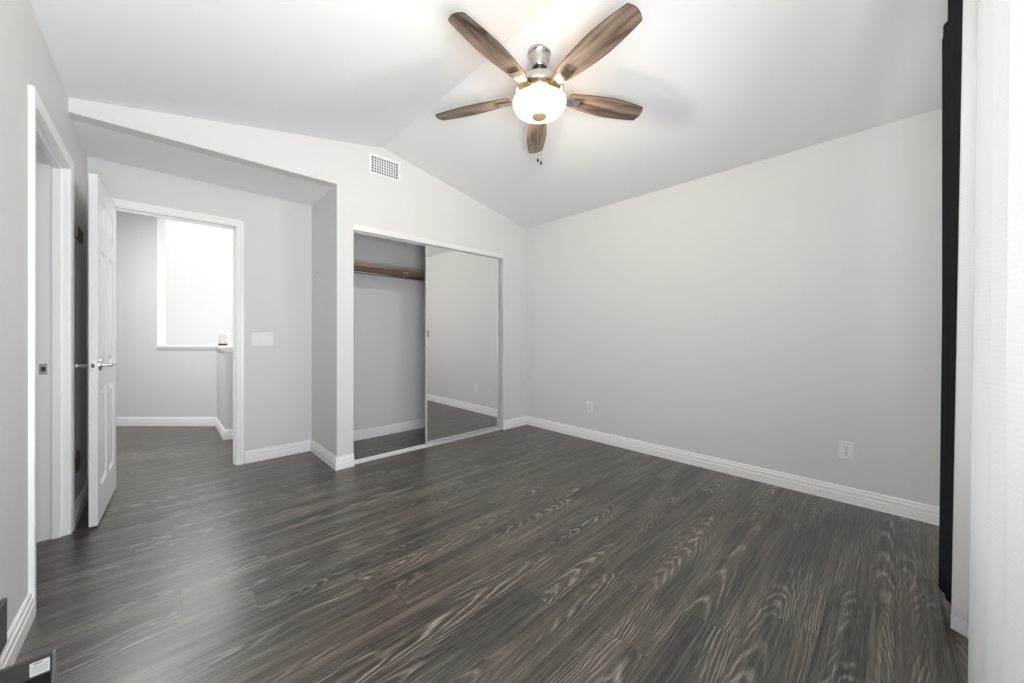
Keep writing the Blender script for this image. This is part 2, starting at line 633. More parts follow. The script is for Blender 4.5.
# left wall with the doorway into the next room
D0, D1, DZ = 2.405, 3.190, 2.040
b = bmn()
T = 0.115
box(b, (XL - T, YB - 0.1, 0), (XL, D0 - 0.018, 2.52))
box(b, (XL - T, D0 - 0.018, DZ + 0.018), (XL, D1 + 0.018, 2.52))
box(b, (XL - T, D1 + 0.018, 0), (XL, 4.02, 2.52))
struct('wall_left', b, M['wall'])
b = bmn()
box(b, (XR, YB - 0.1, 0), (XR + T, 4.06, 2.52))
struct('wall_right', b, M['wall'])

# closet wall: bulkhead over the alcove, pier, wall over the closet, right pier
C0, C1, CZ = 1.181, 2.908, 2.062
b = bmn()
prism(b, [(XL, ZA), (XS, ZA), (XS, roof(XS) + .03), (XL, roof(XL) + .03)], 'y', YG, YG + 0.104)
prism(b, [(XS, 0), (C0, 0), (C0, roof(C0) + .03), (XS, roof(XS) + .03)], 'y', YG, YG + 0.104)
prism(b, [(C0, CZ), (C1, CZ), (C1, roof(C1) + .03), (XRG, ZR + .03), (C0, roof(C0) + .03)], 'y', YG, YG + 0.104)
prism(b, [(C1, 0), (XR, 0), (XR, roof(XR) + .03), (C1, roof(C1) + .03)], 'y', YG, YG + 0.104)
bmesh.ops.remove_doubles(b, verts=b.verts[:], dist=1e-5)
struct('wall_back', b, M['wall'])
b = bmn()
box(b, (XS, YG + 0.104, 0), (1.150, YK + 0.114, 2.45))
struct('wall_alcove_side', b, M['wall'])
b = bmn()
box(b, (1.150, 3.95, 0), (XR, 4.06, 2.45))
struct('wall_closet_back', b, M['wall'])

# alcove back wall with the doorway to the hall
H0, H1, HZ = -0.258, 0.455, 2.043
b = bmn()
box(b, (XL - T, YK, 0), (H0 - 0.018, YK + T, 2.64))
box(b, (H0 - 0.018, YK, HZ + 0.018), (H1 + 0.018, YK + T, 2.64))
box(b, (H1 + 0.018, YK, 0), (XS, YK + T, 2.64))
struct('wall_alcove_back', b, M['wall'])

# window wall behind the camera
W0, W1, WZ0, WZ1 = -0.25, 2.22, 0.32, 2.10  # opening widened to the left and lowered for the added fill lamp
b = bmn()
box(b, (XL - T, YB - T, 0), (W0, YB, 2.40))
box(b, (W1, YB - T, 0), (XR + T, YB, 2.40))
box(b, (W0, YB - T, 0), (W1, YB, WZ0))
box(b, (W0, YB - T, WZ1), (W1, YB, 2.40))
prism(b, [(XL, 2.40), (XR, 2.40), (XR, ZE + .03), (XRG, ZR + .03), (XL, ZE + .03)], 'y', YB - T, YB)
struct('wall_rear', b, M['wall'])
wf = bmn()
for lo, hi in (((W0, WZ0), (W1, WZ0 + 0.05)), ((W0, WZ1 - 0.05), (W1, WZ1)), ((W0, WZ0), (W0 + 0.05, WZ1)), ((W1 - 0.05, WZ0), (W1, WZ1)), ((0.96, WZ0), (1.01, WZ1))):
    box(wf, (lo[0], YB - 0.085, lo[1]), (hi[0], YB - 0.035, hi[1]), 0.004)
win = struct('window_1', wf, M['alu'])
b = bmn()
box(b, (W0 + 0.05, YB - 0.064, WZ0 + 0.05), (0.96, YB - 0.058, WZ1 - 0.05))
obj('window_pane', b, M['glass'], win)
b = bmn()
box(b, (1.01, YB - 0.064, WZ0 + 0.05), (W1 - 0.05, YB - 0.058, WZ1 - 0.05))
obj('window_pane', b, M['glass'], win)
b = bmn()
box(b, (W0 - 0.02, YB - 0.034, WZ0 - 0.02), (W1 + 0.02, YB + 0.02, WZ0), 0.004)
obj('window_sill', b, M['trim'], win)

# the next room, seen through the left doorway: bare painted walls
b = bmn()
box(b, (-1.9, 2.0, 0), (-1.8, 3.6, 2.5))
box(b, (-1.8, 1.95, 0), (XL - T, 2.05, 2.5))
box(b, (-1.8, 3.55, 0), (XL - T, 3.65, 2.5))
box(b, (-1.9, 2.0, 2.44), (XL - T, 3.6, 2.5))
struct('wall_next_room', b, M['wall'])

# hall: diagonal wall, half wall, stairwell beyond
da = Vector((0.7239, -0.6899, 0))          # along the diagonal wall, towards the right
dn = Vector((0.6899, 0.7239, 0))           # away from the bedroom
P0 = Vector((-0.404, 6.640, 0))
Pc = Vector((0.485, 5.760, 0))             # where the diagonal meets the straight half wall
Pw = Vector((-0.045, 6.285, 0))            # end of the full-height part
HC = 0.945                                 # half-wall height below the cap
TW = 0.115


def diag(bm, a, c, z0, z1):
    prism(bm, [(a.x, a.y), (c.x, c.y), (c.x + dn.x * TW, c.y + dn.y * TW), (a.x + dn.x * TW, a.y + dn.y * TW)], 'z', z0, z1)


b = bmn()
Pl = P0 - da * 0.9
diag(b, Pl, Pw, 0, 2.70)
struct('wall_hall_diagonal', b, M['wall'])
b = bmn()
k = (TW * (1 - 0.6899)) / 0.7239
prism(b, [(Pw.x, Pw.y), (Pc.x, Pc.y), (Pc.x, 4.930), (Pc.x + TW, 4.930), (Pc.x + TW, Pc.y + 0.05),
          (Pw.x + dn.x * TW, Pw.y + dn.y * TW)], 'z', 0, HC)
box(b, (Pc.x + TW, 4.930, 0), (2.6, 4.930 + TW, HC))
struct('wall_hall_half', b, M['wall'])
# cap of the half wall with a small bed moulding
def cap_poly(o):
    q = dn * o
    return [(Pw.x - q.x, Pw.y - q.y), (Pc.x - o, Pc.y - o * 0.42), (Pc.x - o, 4.930 - o), (2.6, 4.930 - o), (2.6, 4.930 + TW + o),
            (Pc.x + TW + o, 4.930 + TW + o), (Pc.x + TW + o, Pc.y + 0.05 + o * .4),
            (Pw.x + dn.x * (TW + o), Pw.y + dn.y * (TW + o))]
b = bmn()
prism(b, cap_poly(0.024), 'z', HC + 0.018, HC + 0.042)
prism(b, cap_poly(0.010), 'z', HC - 0.008, HC + 0.018)
struct('trim_1', b, M['trim'])
b = bmn()
box(b, (-1.70, 4.02, 0), (-1.60, 7.6, 2.62))
struct('wall_hall_left', b, M['wall'])
b = bmn()
box(b, (2.6, 4.06, -1.4), (3.25, 4.93, 2.62))
struct('wall_hall_right', b, M['wall'])
b = bmn()
box(b, (-1.9, 8.5, -1.4), (3.3, 8.6, 4.40))
box(b, (3.15, 4.93, -1.4), (3.25, 8.6, 4.40))
box(b, (-1.7, 7.3, -1.4), (-1.6, 8.6, 4.40))
box(b, (-1.7, 4.02, 2.70), (-1.6, 8.6, 4.40))
box(b, (-1.7, 4.0, 2.64), (3.25, 4.02, 4.40))
box(b, (3.15, 4.0, 2.62), (3.25, 4.93, 4.40))
box(b, (-1.7, 4.9, -1.46), (3.25, 8.6, -1.4))
struct('wall_stairwell', b, M['stair_wall'])
b = bmn()
for lo, hi in (((-0.96, 3.18), (1.96, 3.24)), ((-0.96, 4.24), (1.96, 4.30)), ((-0.96, 3.24), (-0.90, 4.24)), ((1.90, 3.24), (1.96, 4.24)), ((0.47, 3.24), (0.53, 4.24))):
    box(b, (lo[0], 8.44, lo[1]), (hi[0], 8.50, hi[1]), 0.004)
struct('sheen_lamp_frame', b, M['alu'])  # unseen frame added around the high sheen lamp

# ------------------------------------------------------------------ trims
BBP = [(0, 0), (0.016, 0), (0.016, 0.054), (0.0115, 0.059), (0.0138, 0.063), (0.0138, 0.081), (0.0082, 0.086),
       (0.0100, 0.090), (0.0085, 0.101), (0.004, 0.105), (0, 0.105)]


def base_run(name, pts, before=None, after=None):
    """skirting along pts; the room lies on the left of the walking direction"""
    b = bmn()
    sweep(b, pts, (0, 0, 1), BBP, before, after)
    return struct(name, b, M['trim'])


CW = 0.057
# walk anticlockwise so that the room is on the left
base_run('baseboard_right', [(XR, YB, 0), (XR, YG, 0)], after=(C1, YG, 0))
base_run('baseboard_back', [(XR, YG, 0), (C1, YG, 0)], before=(XR, YB, 0))
base_run('baseboard_pier', [(C0, YG, 0), (XS, YG, 0)], after=(XS, YK, 0))
base_run('baseboard_alcove_side', [(XS, YG, 0), (XS, YK, 0)], before=(C0, YG, 0), after=(H1 + CW, YK, 0))
base_run('baseboard_alcove_back', [(XS, YK, 0), (H1 + CW + 0.006, YK, 0)], before=(XS, YG, 0))
base_run('baseboard_alcove_left', [(XL, YK, 0), (XL, D1 + CW + 0.006, 0)])
base_run('baseboard_left', [(XL, D0 - CW, 0), (XL, YB, 0)])
base_run('baseboard_closet', [(XR, 3.95, 0), (1.150, 3.95, 0)], after=(1.150, 3.30, 0))
base_run('baseboard_closet_left', [(1.150, 3.95, 0), (1.150, 3.30, 0)], before=(XR, 3.95, 0))
base_run('baseboard_hall_end', [(2.6, 4.930, 0), (Pc.x, 4.930, 0)], after=Pc)
base_run('baseboard_hall_half', [(Pc.x, 4.930, 0), Pc], before=(2.6, 4.930, 0), after=Pl)
base_run('baseboard_hall_diagonal', [Pc, Pl], before=(Pc.x, 4.930, 0))

# door casings (profile: u outwards from the opening, v off the wall)
CP = [(0.004, 0), (0.004, 0.010), (0.010, 0.0125), (0.030, 0.0125), (0.036, 0.0152), (0.052, 0.0165), (CW, 0.015), (CW, 0)]


def casing(name, path, normal, mat='trim'):
    b = bmn()
    sweep(b, path, normal, CP)
    return struct(name, b, M[mat])


# hall doorway, bedroom side (wall normal -y); sweep direction so that u points outwards
casing('trim_2', [(H0, YK, 0), (H0, YK, HZ), (H1, YK, HZ), (H1, YK, 0)], (0, -1, 0))
casing('trim_3', [(H1, YK + T, 0), (H1, YK + T, HZ), (H0, YK + T, HZ), (H0, YK + T, 0)], (0, 1, 0))
# left doorway, bedroom side (wall normal +x)
casing('trim_4', [(XL, D0, 0), (XL, D0, DZ), (XL, D1, DZ), (XL, D1, 0)], (1, 0, 0))
# jamb linings with door stops
def lining(name, axis):
    b = bmn()
    if axis == 'y':
        for x0, x1, sx0, sx1 in ((H0 - 0.018, H0, H0, H0 + 0.011), (H1, H1 + 0.018, H1 - 0.011, H1)):
            box(b, (x0, YK, 0), (x1, YK + T, HZ))
            box(b, (sx0, YK + 0.042, 0), (sx1, YK + 0.075, HZ), 0.002)
        box(b, (H0 - 0.018, YK, HZ), (H1 + 0.018, YK + T, HZ + 0.018))
        box(b, (H0, YK + 0.042, HZ - 0.011), (H1, YK + 0.075, HZ), 0.002)
    else:
        for y0, y1, s0, s1 in ((D0 - 0.018, D0, D0, D0 + 0.011), (D1, D1 + 0.018, D1 - 0.011, D1)):
            box(b, (XL - T, y0, 0), (XL, y1, DZ))
            box(b, (XL - 0.057, s0, 0), (XL - 0.024, s1, DZ), 0.002)
        box(b, (XL - T, D0 - 0.018, DZ), (XL, D1 + 0.018, DZ + 0.018))
        box(b, (XL - 0.057, D0, DZ - 0.011), (XL - 0.024, D1, DZ), 0.002)
    return struct(name, b, M['trim'])


lining('trim_5', 'y')
lining('trim_6', 'x')


def strike(name, label, loc, rot):
    t = thing(name, label, 'strike plate', loc, rot)
    b = bmn()      # a plate in the local xz plane facing -y, with its hole
    box(b, (-0.014, -0.0016, -0.029), (0.014, 0, -0.012), 0.0005)
    box(b, (-0.014, -0.0016, 0.012), (0.014, 0, 0.029), 0.0005)
    box(b, (-0.014, -0.0016, -0.012), (-0.008, 0, 0.012))
    box(b, (0.008, -0.0016, -0.012), (0.014, 0, 0.012))
    obj('plate', b, M['chrome'], t)
    b = bmn()
    box(b, (-0.008, -0.0009, -0.012), (0.008, 0, 0.012))
    obj('latch_hole', b, M['slot'], t)
    for z in (-0.021, 0.021):
        b = bmn()
        lathe(b, [(0.0035, 0), (0.0035, -0.0022), (0.002, -0.0026)], 12, (0, 0, z), axis='y')
        obj('screw', b, M['chrome'], t)
    return t


strike('strike_plate', 'satin metal strike plate on white jamb of the side doorway', (XL - 0.086, D1, 0.93), (0, 0, 0))
strike('strike_plate', 'small metal strike plate on jamb of the hallway doorway', (H1, YK + 0.020, 0.93), (0, 0, -PI / 2))

# ------------------------------------------------------------------ open door to the hall
DW, DT, DH = 0.705, 0.035, 2.033
door = thing('door_1', 'open white six-panel door with satin lever handles', 'door', (-0.2415, 3.898, 0.012),
             (0, 0, math.atan2(3.198 - 3.898, -0.270 + 0.2415)))
door['kind'] = 'structure'
# local frame: x from hinge to free edge, +y = towards the room face (faces +x in the world), slab occupies y -DT..0
b = bmn()
stile, midst = 0.105, 0.095
pw = (DW - 2 * stile - midst) / 2
rows = [(0.20, 0.79), (0.92, 1.61), (1.715, DH - 0.115)]
xs = [0, stile, stile + pw, stile + pw + midst, DW - stile, DW]
zs = [0, rows[0][0], rows[0][1], rows[1][0], rows[1][1], rows[2][0], rows[2][1], DH]
pan = {(i, j) for i in (1, 3) for j in (1, 3, 5)}
for side, y in ((1, 0.0), (-1, -DT)):
    for i in range(5):
        for j in range(7):
            x0, x1, z0, z1 = xs[i], xs[i + 1], zs[j], zs[j + 1]
            if (i, j) not in pan:
                b.faces.new([b.verts.new(p) for p in ((x0, y, z0), (x1, y, z0), (x1, y, z1), (x0, y, z1))])
                continue
            # recessed moulding and raised field
            loops = []
            for ins, d in ((0, 0), (0.006, -0.006), (0.014, -0.013), (0.024, -0.013), (0.046, -0.003), (0.052, -0.003)):
                loops.append([b.verts.new(p) for p in ((x0 + ins, y + side * d, z0 + ins), (x1 - ins, y + side * d, z0 + ins),
                                                       (x1 - ins, y + side * d, z1 - ins), (x0 + ins, y + side * d, z1 - ins))])
            for q in range(len(loops) - 1):
                for kk in range(4):
                    b.faces.new((loops[q][kk], loops[q][(kk + 1) % 4], loops[q + 1][(kk + 1) % 4], loops[q + 1][kk]))
            b.faces.new(loops[-1])
for q in (((0, -DT, 0), (0, 0, 0), (0, 0, DH), (0, -DT, DH)), ((DW, -DT, 0), (DW, 0, 0), (DW, 0, DH), (DW, -DT, DH)),
          ((0, -DT, 0), (DW, -DT, 0), (DW, 0, 0), (0, 0, 0)), ((0, -DT, DH), (DW, -DT, DH), (DW, 0, DH), (0, 0, DH))):
    b.faces.new([b.verts.new(p) for p in q])
bmesh.ops.remove_doubles(b, verts=b.verts[:], dist=1e-5)
obj('door_leaf', b, M['door'], door)
HB = 0.925
for side in (1, -1):
    y0 = 0.0 if side == 1 else -DT
    h = bmn()
    lathe(h, [(0.032, 0), (0.032, side * 0.004), (0.029, side * 0.009), (0.013, side * 0.011), (0.011, side * 0.045), (0.011, side * 0.05)],
          28, (DW - 0.062, y0, HB), axis='y')
    lv = [(DW - 0.062, y0 + side * 0.048, HB), (DW - 0.085, y0 + side * 0.050, HB + 0.002), (DW - 0.13, y0 + side * 0.050, HB + 0.001), (DW - 0.165, y0 + side * 0.050, HB - 0.004)]
    tube(h, lv, [0.0105, 0.010, 0.0085, 0.0075], 14)
    obj('lever_handle', h, M['chrome'], door, smooth=True)
h = bmn()
box(h, (DW - 0.0005, -DT / 2 - 0.0125, HB - 0.028), (DW + 0.0016, -DT / 2 + 0.0125, HB + 0.028), 0.0006)
lp = obj('latch_plate', h, M['chrome'], door)
h = bmn()
box(h, (DW, -DT / 2 - 0.007, HB - 0.010), (DW + 0.010, -DT / 2 + 0.006, HB + 0.010), 0.002)
obj('latch_bolt', h, M['dark_metal'], lp)
for z in (0.24, 1.02, 1.80):
    h = bmn()
    lathe(h, [(0.0055, z - 0.045), (0.0055, z + 0.045)], 12, (-0.003, -DT - 0.003, 0))
    obj('hinge', h, M['chrome'], door)

# brown plates on the shaded wall behind the door
b = bmn()
box(b, (XL, 3.38, 1.700), (XL + 0.014, 3.60, 1.772), 0.003)
tag(obj('wall_board', b, M['bronze']), 'short brown board mounted high on wall behind the open door', 'board')
b = bmn()
lathe(b, [(0.001, 0.010), (0.022, 0.009), (0.030, 0.005), (0.032, 0.0)], 24, (0, 0, 0), axis='x')
bmesh.ops.scale(b, vec=(1, 2.2, 2.2), verts=b.verts[:])
tag(obj('wall_bumper', b, M['bronze'], loc=(XL, 3.49, 0.335), smooth=True), 'small oval brown bumper low on wall behind the open door', 'bumper')

# ------------------------------------------------------------------ closet
t = thing('closet_track', 'white metal fascia and upper track over the mirrored closet doors', 'track', (0, 0, 0))
b = bmn()
box(b, (C0, YG - 0.003, CZ - 0.048), (C1, YG + 0.012, CZ), 0.002)
obj('fascia', b, M['alu'], t)
b = bmn()
box(b, (C0, YG + 0.012, CZ - 0.012), (C1, YG + 0.098, CZ))
for y in (YG + 0.052, YG + 0.095):
    box(b, (C0, y, CZ - 0.048), (C1, y + 0.003, CZ - 0.012))
obj('channel', b, M['alu'], t)
t = thing('closet_floor_track', 'white metal floor track below the mirrored closet doors', 'track', (0, 0, 0))
b = bmn()
box(b, (C0, YG + 0.022, 0), (C1, YG + 0.098, 0.006), 0.001)
obj('track_plate', b, M['alu'], t)
for y in (YG + 0.022, YG + 0.058, YG + 0.094):
    b = bmn()
    box(b, (C0, y, 0.006), (C1, y + 0.004, 0.014), 0.001)
    obj('rail', b, M['alu'], t)


def mirror_door(label, x0, x1, y, pull_x):
    t = thing('sliding_mirror_door', label, 'mirror door', (x0, y, 0), group='sliding mirror doors')
    w = x1 - x0
    z0, z1 = 0.032, 2.018
    f = bmn()
    fw = 0.013
    box(f, (0, -0.011, z0), (fw, 0.011, z1), 0.002)
    box(f, (w - fw, -0.011, z0), (w, 0.011, z1), 0.002)
    box(f, (fw, -0.011, z0), (w - fw, 0.011, z0 + 0.020), 0.002)
    box(f, (fw, -0.011, z1 - 0.012), (w - fw, 0.011, z1), 0.002)
    obj('door_frame', f, M['door_frame'], t)
    p = bmn()
    box(p, (fw, -0.006, z0 + 0.020), (w - fw, 0.004, z1 - 0.012))
    obj('mirror_panel', p, M['mirror'], t)
    h = bmn()
    box(h, (pull_x - 0.008, -0.0135, 1.095), (pull_x + 0.008, -0.0105, 1.165), 0.001)
    fp = obj('finger_pull', h, M['chrome'], t)
    h = bmn()
    box(h, (pull_x - 0.005, -0.0140, 1.102), (pull_x + 0.005, -0.0134, 1.158))
    obj('pull_recess', h, M['dark_metal'], fp)
    for xx in (0.06, w - 0.06):
        h = bmn()
        box(h, (xx - 0.035, -0.008, 0.020), (xx - 0.012, 0.008, z0), 0.002)
        box(h, (xx + 0.012, -0.008, 0.020), (xx + 0.035, 0.008, z0), 0.002)
        lathe(h, [(0.014, -0.004), (0.016, -0.002), (0.016, 0.002), (0.014, 0.004)], 18, (xx, 0, 0.0225), axis='y')
        obj('roller', h, M['alu'], t)
    return t


mirror_door('front sliding mirror door with white frame, reflecting the blank wall', 1.897, 2.858, YG + 0.042, 0.020)
mirror_door('rear sliding mirror door, showing only a strip at the closet opening edge', 1.935, 2.900, YG + 0.078, 0.951)

t = thing('closet_shelf', 'brown wooden shelf across the open closet', 'shelf', (1.150, 3.57, 1.786))
b = bmn()
box(b, (0.001, 0, 0), (XR - 1.151, 0.378, 0.018), 0.002)
obj('shelf_board', b, M['shelf_wood'], t)
t = thing('closet_rod', 'metal hanging rod under the brown closet shelf', 'rod', (1.150, 3.66, 1.735))
b = bmn()
lathe(b, [(0.0155, 0.004), (0.0155, XR - 1.154)], 24, axis='x')
obj('rod_bar', b, M['chrome'], t, smooth=True)
for x in (0.0, XR - 1.150 - 0.008):
    b = bmn()
    lathe(b, [(0.03, x), (0.03, x + 0.006), (0.02, x + 0.008)], 24, axis='x')
    obj('rod_flange', b, M['chrome'], t, smooth=True)
t = thing('shelf_bracket', 'small metal bracket holding the closet rod under the shelf', 'bracket', (1.905, 3.66, 1.786))
b = bmn()
box(b, (-0.024, -0.030, -0.003), (0.024, 0.030, 0), 0.001)
obj('mounting_plate', b, M['plate'], t)
b = bmn()
hk = [(0, 0.0, -0.003), (0, 0.022, -0.020), (0, 0.024, -0.055), (0, 0.012, -0.071), (0, -0.008, -0.072), (0, -0.020, -0.058)]
tube(b, hk, 0.0045, 10)
obj('hook', b, M['chrome'], t, smooth=True)

# ------------------------------------------------------------------ ceiling fan
FX, FY = 1.610, 1.454
fan = thing('ceiling_fan', 'five-blade ceiling fan with weathered wood blades and lit glass bowl', 'ceiling fan', (FX, FY, 2.532))
fan.scale = (1.039, 1.039, 1.039)


def fpart(name, prof, mat, parent=fan, seg=56, loc=None):
    b = bmn()
    lathe(b, prof, seg)
    return obj(name, b, M[mat], parent, loc=loc, smooth=True)


fpart('canopy', [(0.068, 0.262), (0.068, 0.221), (0.063, 0.217), (0.057, 0.190), (0.051, 0.165), (0.047, 0.150), (0.042, 0.145), (0.038, 0.150), (0.02, 0.152)], 'nickel')
fpart('hanger_ball', [(0.004, 0.172), (0.028, 0.168), (0.034, 0.155), (0.030, 0.142), (0.018, 0.134), (0.012, 0.132)], 'dark_metal')
fpart('downrod', [(0.0125, 0.14), (0.0125, 0.115)], 'nickel', seg=24)
fpart('yoke_cover', [(0.014, 0.133), (0.030, 0.132), (0.037, 0.127), (0.040, 0.110), (0.046, 0.098), (0.050, 0.086)], 'nickel')
fpart('motor_housing', [(0.046, 0.092), (0.075, 0.088), (0.108, 0.074), (0.130, 0.052), (0.140, 0.030), (0.141, 0.016), (0.136, 0.008), (0.10, 0.004), (0.05, 0.004)], 'nickel')
fpart('switch_housing', [(0.085, 0.006), (0.088, -0.008), (0.086, -0.020), (0.115, -0.030), (0.134, -0.036), (0.134, -0.042), (0.09, -0.044), (0.02, -0.044)], 'nickel')
bo = bmn()
prof = [(0.144, 0.0), (0.149, -0.004), (0.1505, -0.012), (0.147, -0.026), (0.137, -0.043), (0.118, -0.060), (0.092, -0.074), (0.060, -0.084), (0.030, -0.088), (0.010, -0.089)]
inner = [(r - 0.005 if r > 0.02 else r, z + 0.005) for r, z in reversed(prof)]
lathe(bo, prof + inner, 64, cap=False)
bowl = obj('light_bowl', bo, M['bowl'], fan, loc=(0, 0, -0.038), smooth=True)
fpart('finial', [(0.040, -0.118), (0.044, -0.122), (0.043, -0.128), (0.032, -0.134), (0.016, -0.138), (0.003, -0.139)], 'finial', seg=32)

# blades
R0, R1 = 0.185, 0.662


def half_width(r):
    u = (r - R0) / (R1 - R0)
    w = 0.043 + 0.024 * math.sin(min(1, u / 0.55) * PI / 2) - 0.020 * max(0, (u - 0.55) / 0.45) ** 1.5
    return w


def blade_mesh():
    b = bmn()
    n = 26
    top, bot = [], []
    left, right = [], []
    out = []
    for i in range(n + 1):
        r = R0 + (R1 - R0 - 0.022) * i / n
        out.append((r, half_width(r)))
    we = out[-1][1]
    tipc = []
    for i in range(1, 7):
        a = i / 6 * PI / 2
        tipc.append((R1 - 0.022 + 0.012 * math.sin(a), we - 0.012 * (1 - math.cos(a))))
    bow = []
    for i in range(1, 6):
        yy = tipc[-1][1] * (1 - i / 5.0)
        bow.append((tipc[-1][0] + 0.010 * (1 - (yy / tipc[-1][1]) ** 2), yy))
    upper = out + tipc + bow
    lower = [(r, -y) for r, y in reversed(upper[:-1])]
    rootc = [(R0 - 0.012, -0.030), (R0 - 0.012, 0.030)]
    outline = upper + lower + rootc
    pitch = math.tan(math.radians(12))
    t = 0.0030
    A = [b.verts.new((r, y, -pitch * y - t)) for r, y in outline]
    B = [b.verts.new((r, y, -pitch * y + t)) for r, y in outline]
    m = len(outline)
    b.faces.new(A[::-1])
    b.faces.new(B)
    for i in range(m):
        f = b.faces.new((A[i], A[(i + 1) % m], B[(i + 1) % m], B[i]))
        f.material_index = 1
    return b


def iron_mesh():
    """blade bracket: arm from the hub, widening to a plate under the blade"""
    b = bmn()
    pitch = math.tan(math.radians(12))
    sec = [(0.085, 0.017, -0.008, 0.004, 0.0), (0.125, 0.020, -0.012, 0.000, 0.3), (0.165, 0.026, -0.016, -0.004, 1), (0.205, 0.029, -0.016, -0.004, 1), (0.245, 0.031, -0.014, -0.004, 1)]
    rings = []
    for r, w, zl, zh, p in sec:
        rings.append([b.verts.new((r, y, z - pitch * y * p)) for y, z in ((-w, zl + 0.004), (-w * .8, zl), (w * .8, zl), (w, zl + 0.004), (w, zh), (-w, zh))])
    for i in range(len(rings) - 1):
        for k in range(6):
            b.faces.new((rings[i][k], rings[i][(k + 1) % 6], rings[i + 1][(k + 1) % 6], rings[i + 1][k]))
    b.faces.new(rings[0])
    b.faces.new(rings[-1])
    return b


PH = 7.0613 - 2 * PI
first_blade = first_iron = None
for kk in range(5):
    ang = PH + kk * 2 * PI / 5
    if kk == 0:
        bl = obj('blade', blade_mesh(), [M['blade_wood'], M['blade_edge']], fan)
        ir = obj('blade_bracket', iron_mesh(), M['nickel'], bl)
        first_blade = bl
    else:
        bl = first_blade.copy()
        col.objects.link(bl)
        bl.parent = fan
        ir2 = ir.copy()
        col.objects.link(ir2)
        ir2.parent = bl
    bl.rotation_euler = (0, 0, ang)

for dx, ln, r in ((-0.0085, 0.222, 0), (0.0085, 0.237, 1)):
    ch = bmn()
    # offset sideways as seen from the room's doorway corner
    ox, oy = dx * 0.724, -dx * 0.690
    tube(ch, [(ox, oy, -0.125), (ox, oy, -0.135 - ln)], 0.0013, 8)
    c = obj('pull_chain', ch, M['nickel'], fan)
    fb = bmn()
    lathe(fb, [(0.001, 0.0), (0.004, -0.003), (0.0065, -0.014), (0.0065, -0.022), (0.004, -0.027), (0.001, -0.028)], 16, (ox, oy, -0.133 - ln))
    obj('fob', fb, M['dark_metal'], c, smooth=True)
# the bulbs: they sit in the open top of the bowl
for kk in range(3):
    a = PH + (kk + 0.5) * 2 * PI / 3
    d = bpy.data.lights.new('fan_bulb', 'POINT')
    d.energy = 19.5
    d.color = (1.0, 0.96, 0.90)
    d.shadow_soft_size = 0.025
    o = bpy.data.objects.new('fan_bulb', d)
    o.parent = fan
    o.location = (0.07 * math.cos(a), 0.07 * math.sin(a), -0.076)
    col.objects.link(o)

# warm point lamps added between the brackets for glow on blade roots and housing
for kk in range(5):
    a = PH + (kk + 0.5) * 2 * PI / 5
    d = bpy.data.lights.new('blade_glow_lamp', 'POINT')
    d.energy = 0.4
    d.color = (1.0, 0.62, 0.28)
    d.shadow_soft_size = 0.012
    o = bpy.data.objects.new('blade_glow_lamp', d)
    o.parent = fan
    o.location = (0.158 * math.cos(a), 0.158 * math.sin(a), -0.030)
    col.objects.link(o)

# ------------------------------------------------------------------ vent, switches, outlets
VX0, VX1, VZ0, VZ1 = 1.309, 1.605, 2.531, 2.722
t = thing('air_vent', 'white square-grid air vent high on the closet wall', 'air vent', (VX0, YG, VZ0))
vw, vh = VX1 - VX0, VZ1 - VZ0
b = bmn()
fw = 0.026
for lo, hi in (((0, 0), (vw, fw)), ((0, vh - fw), (vw, vh)), ((0, fw), (fw, vh - fw)), ((vw - fw, fw), (vw, vh - fw))):
    box(b, (lo[0], -0.008, lo[1]), (hi[0], 0, hi[1]), 0.002)
obj('vent_frame', b, M['plate'], t)
b = bmn()
box(b, (fw, -0.0015, fw), (vw - fw, 0, vh - fw))
obj('duct_opening', b, M['vent_dark'], t)
b = bmn()
nx, nz = 11, 6
for i in range(1, nx):
    x = fw + (vw - 2 * fw) * i / nx
    box(b, (x - 0.0042, -0.007, fw), (x + 0.0042, -0.0015, vh - fw))
for j in range(1, nz):
    z = fw + (vh - 2 * fw) * j / nz
    box(b, (fw, -0.0062, z - 0.0038), (vw - fw, -0.0015, z + 0.0038))
obj('grille', b, M['plate'], t)

t = thing('light_switch', 'white three-switch wall plate beside the hallway doorway', 'light switch', (0.648, YK, 1.078))
b = bmn()
box(b, (-0.083, -0.006, -0.059), (0.083, 0, 0.059), 0.003)
obj('face_plate', b, M['plate'], t)
for x in (-0.046, 0.0, 0.046):
    b = bmn()
    box(b, (x - 0.0165, -0.0075, -0.033), (x + 0.0165, -0.005, 0.033), 0.001)
    ro = obj('rocker_frame', b, M['alu'], t)
    b = bmn()
    prism(b, [(-0.0072, -0.030), (-0.0115, -0.030), (-0.0085, 0.0), (-0.0078, 0.030), (-0.0072, 0.030)], 'x', x - 0.0135, x + 0.0135)
    obj('rocker', b, M['plate'], ro)


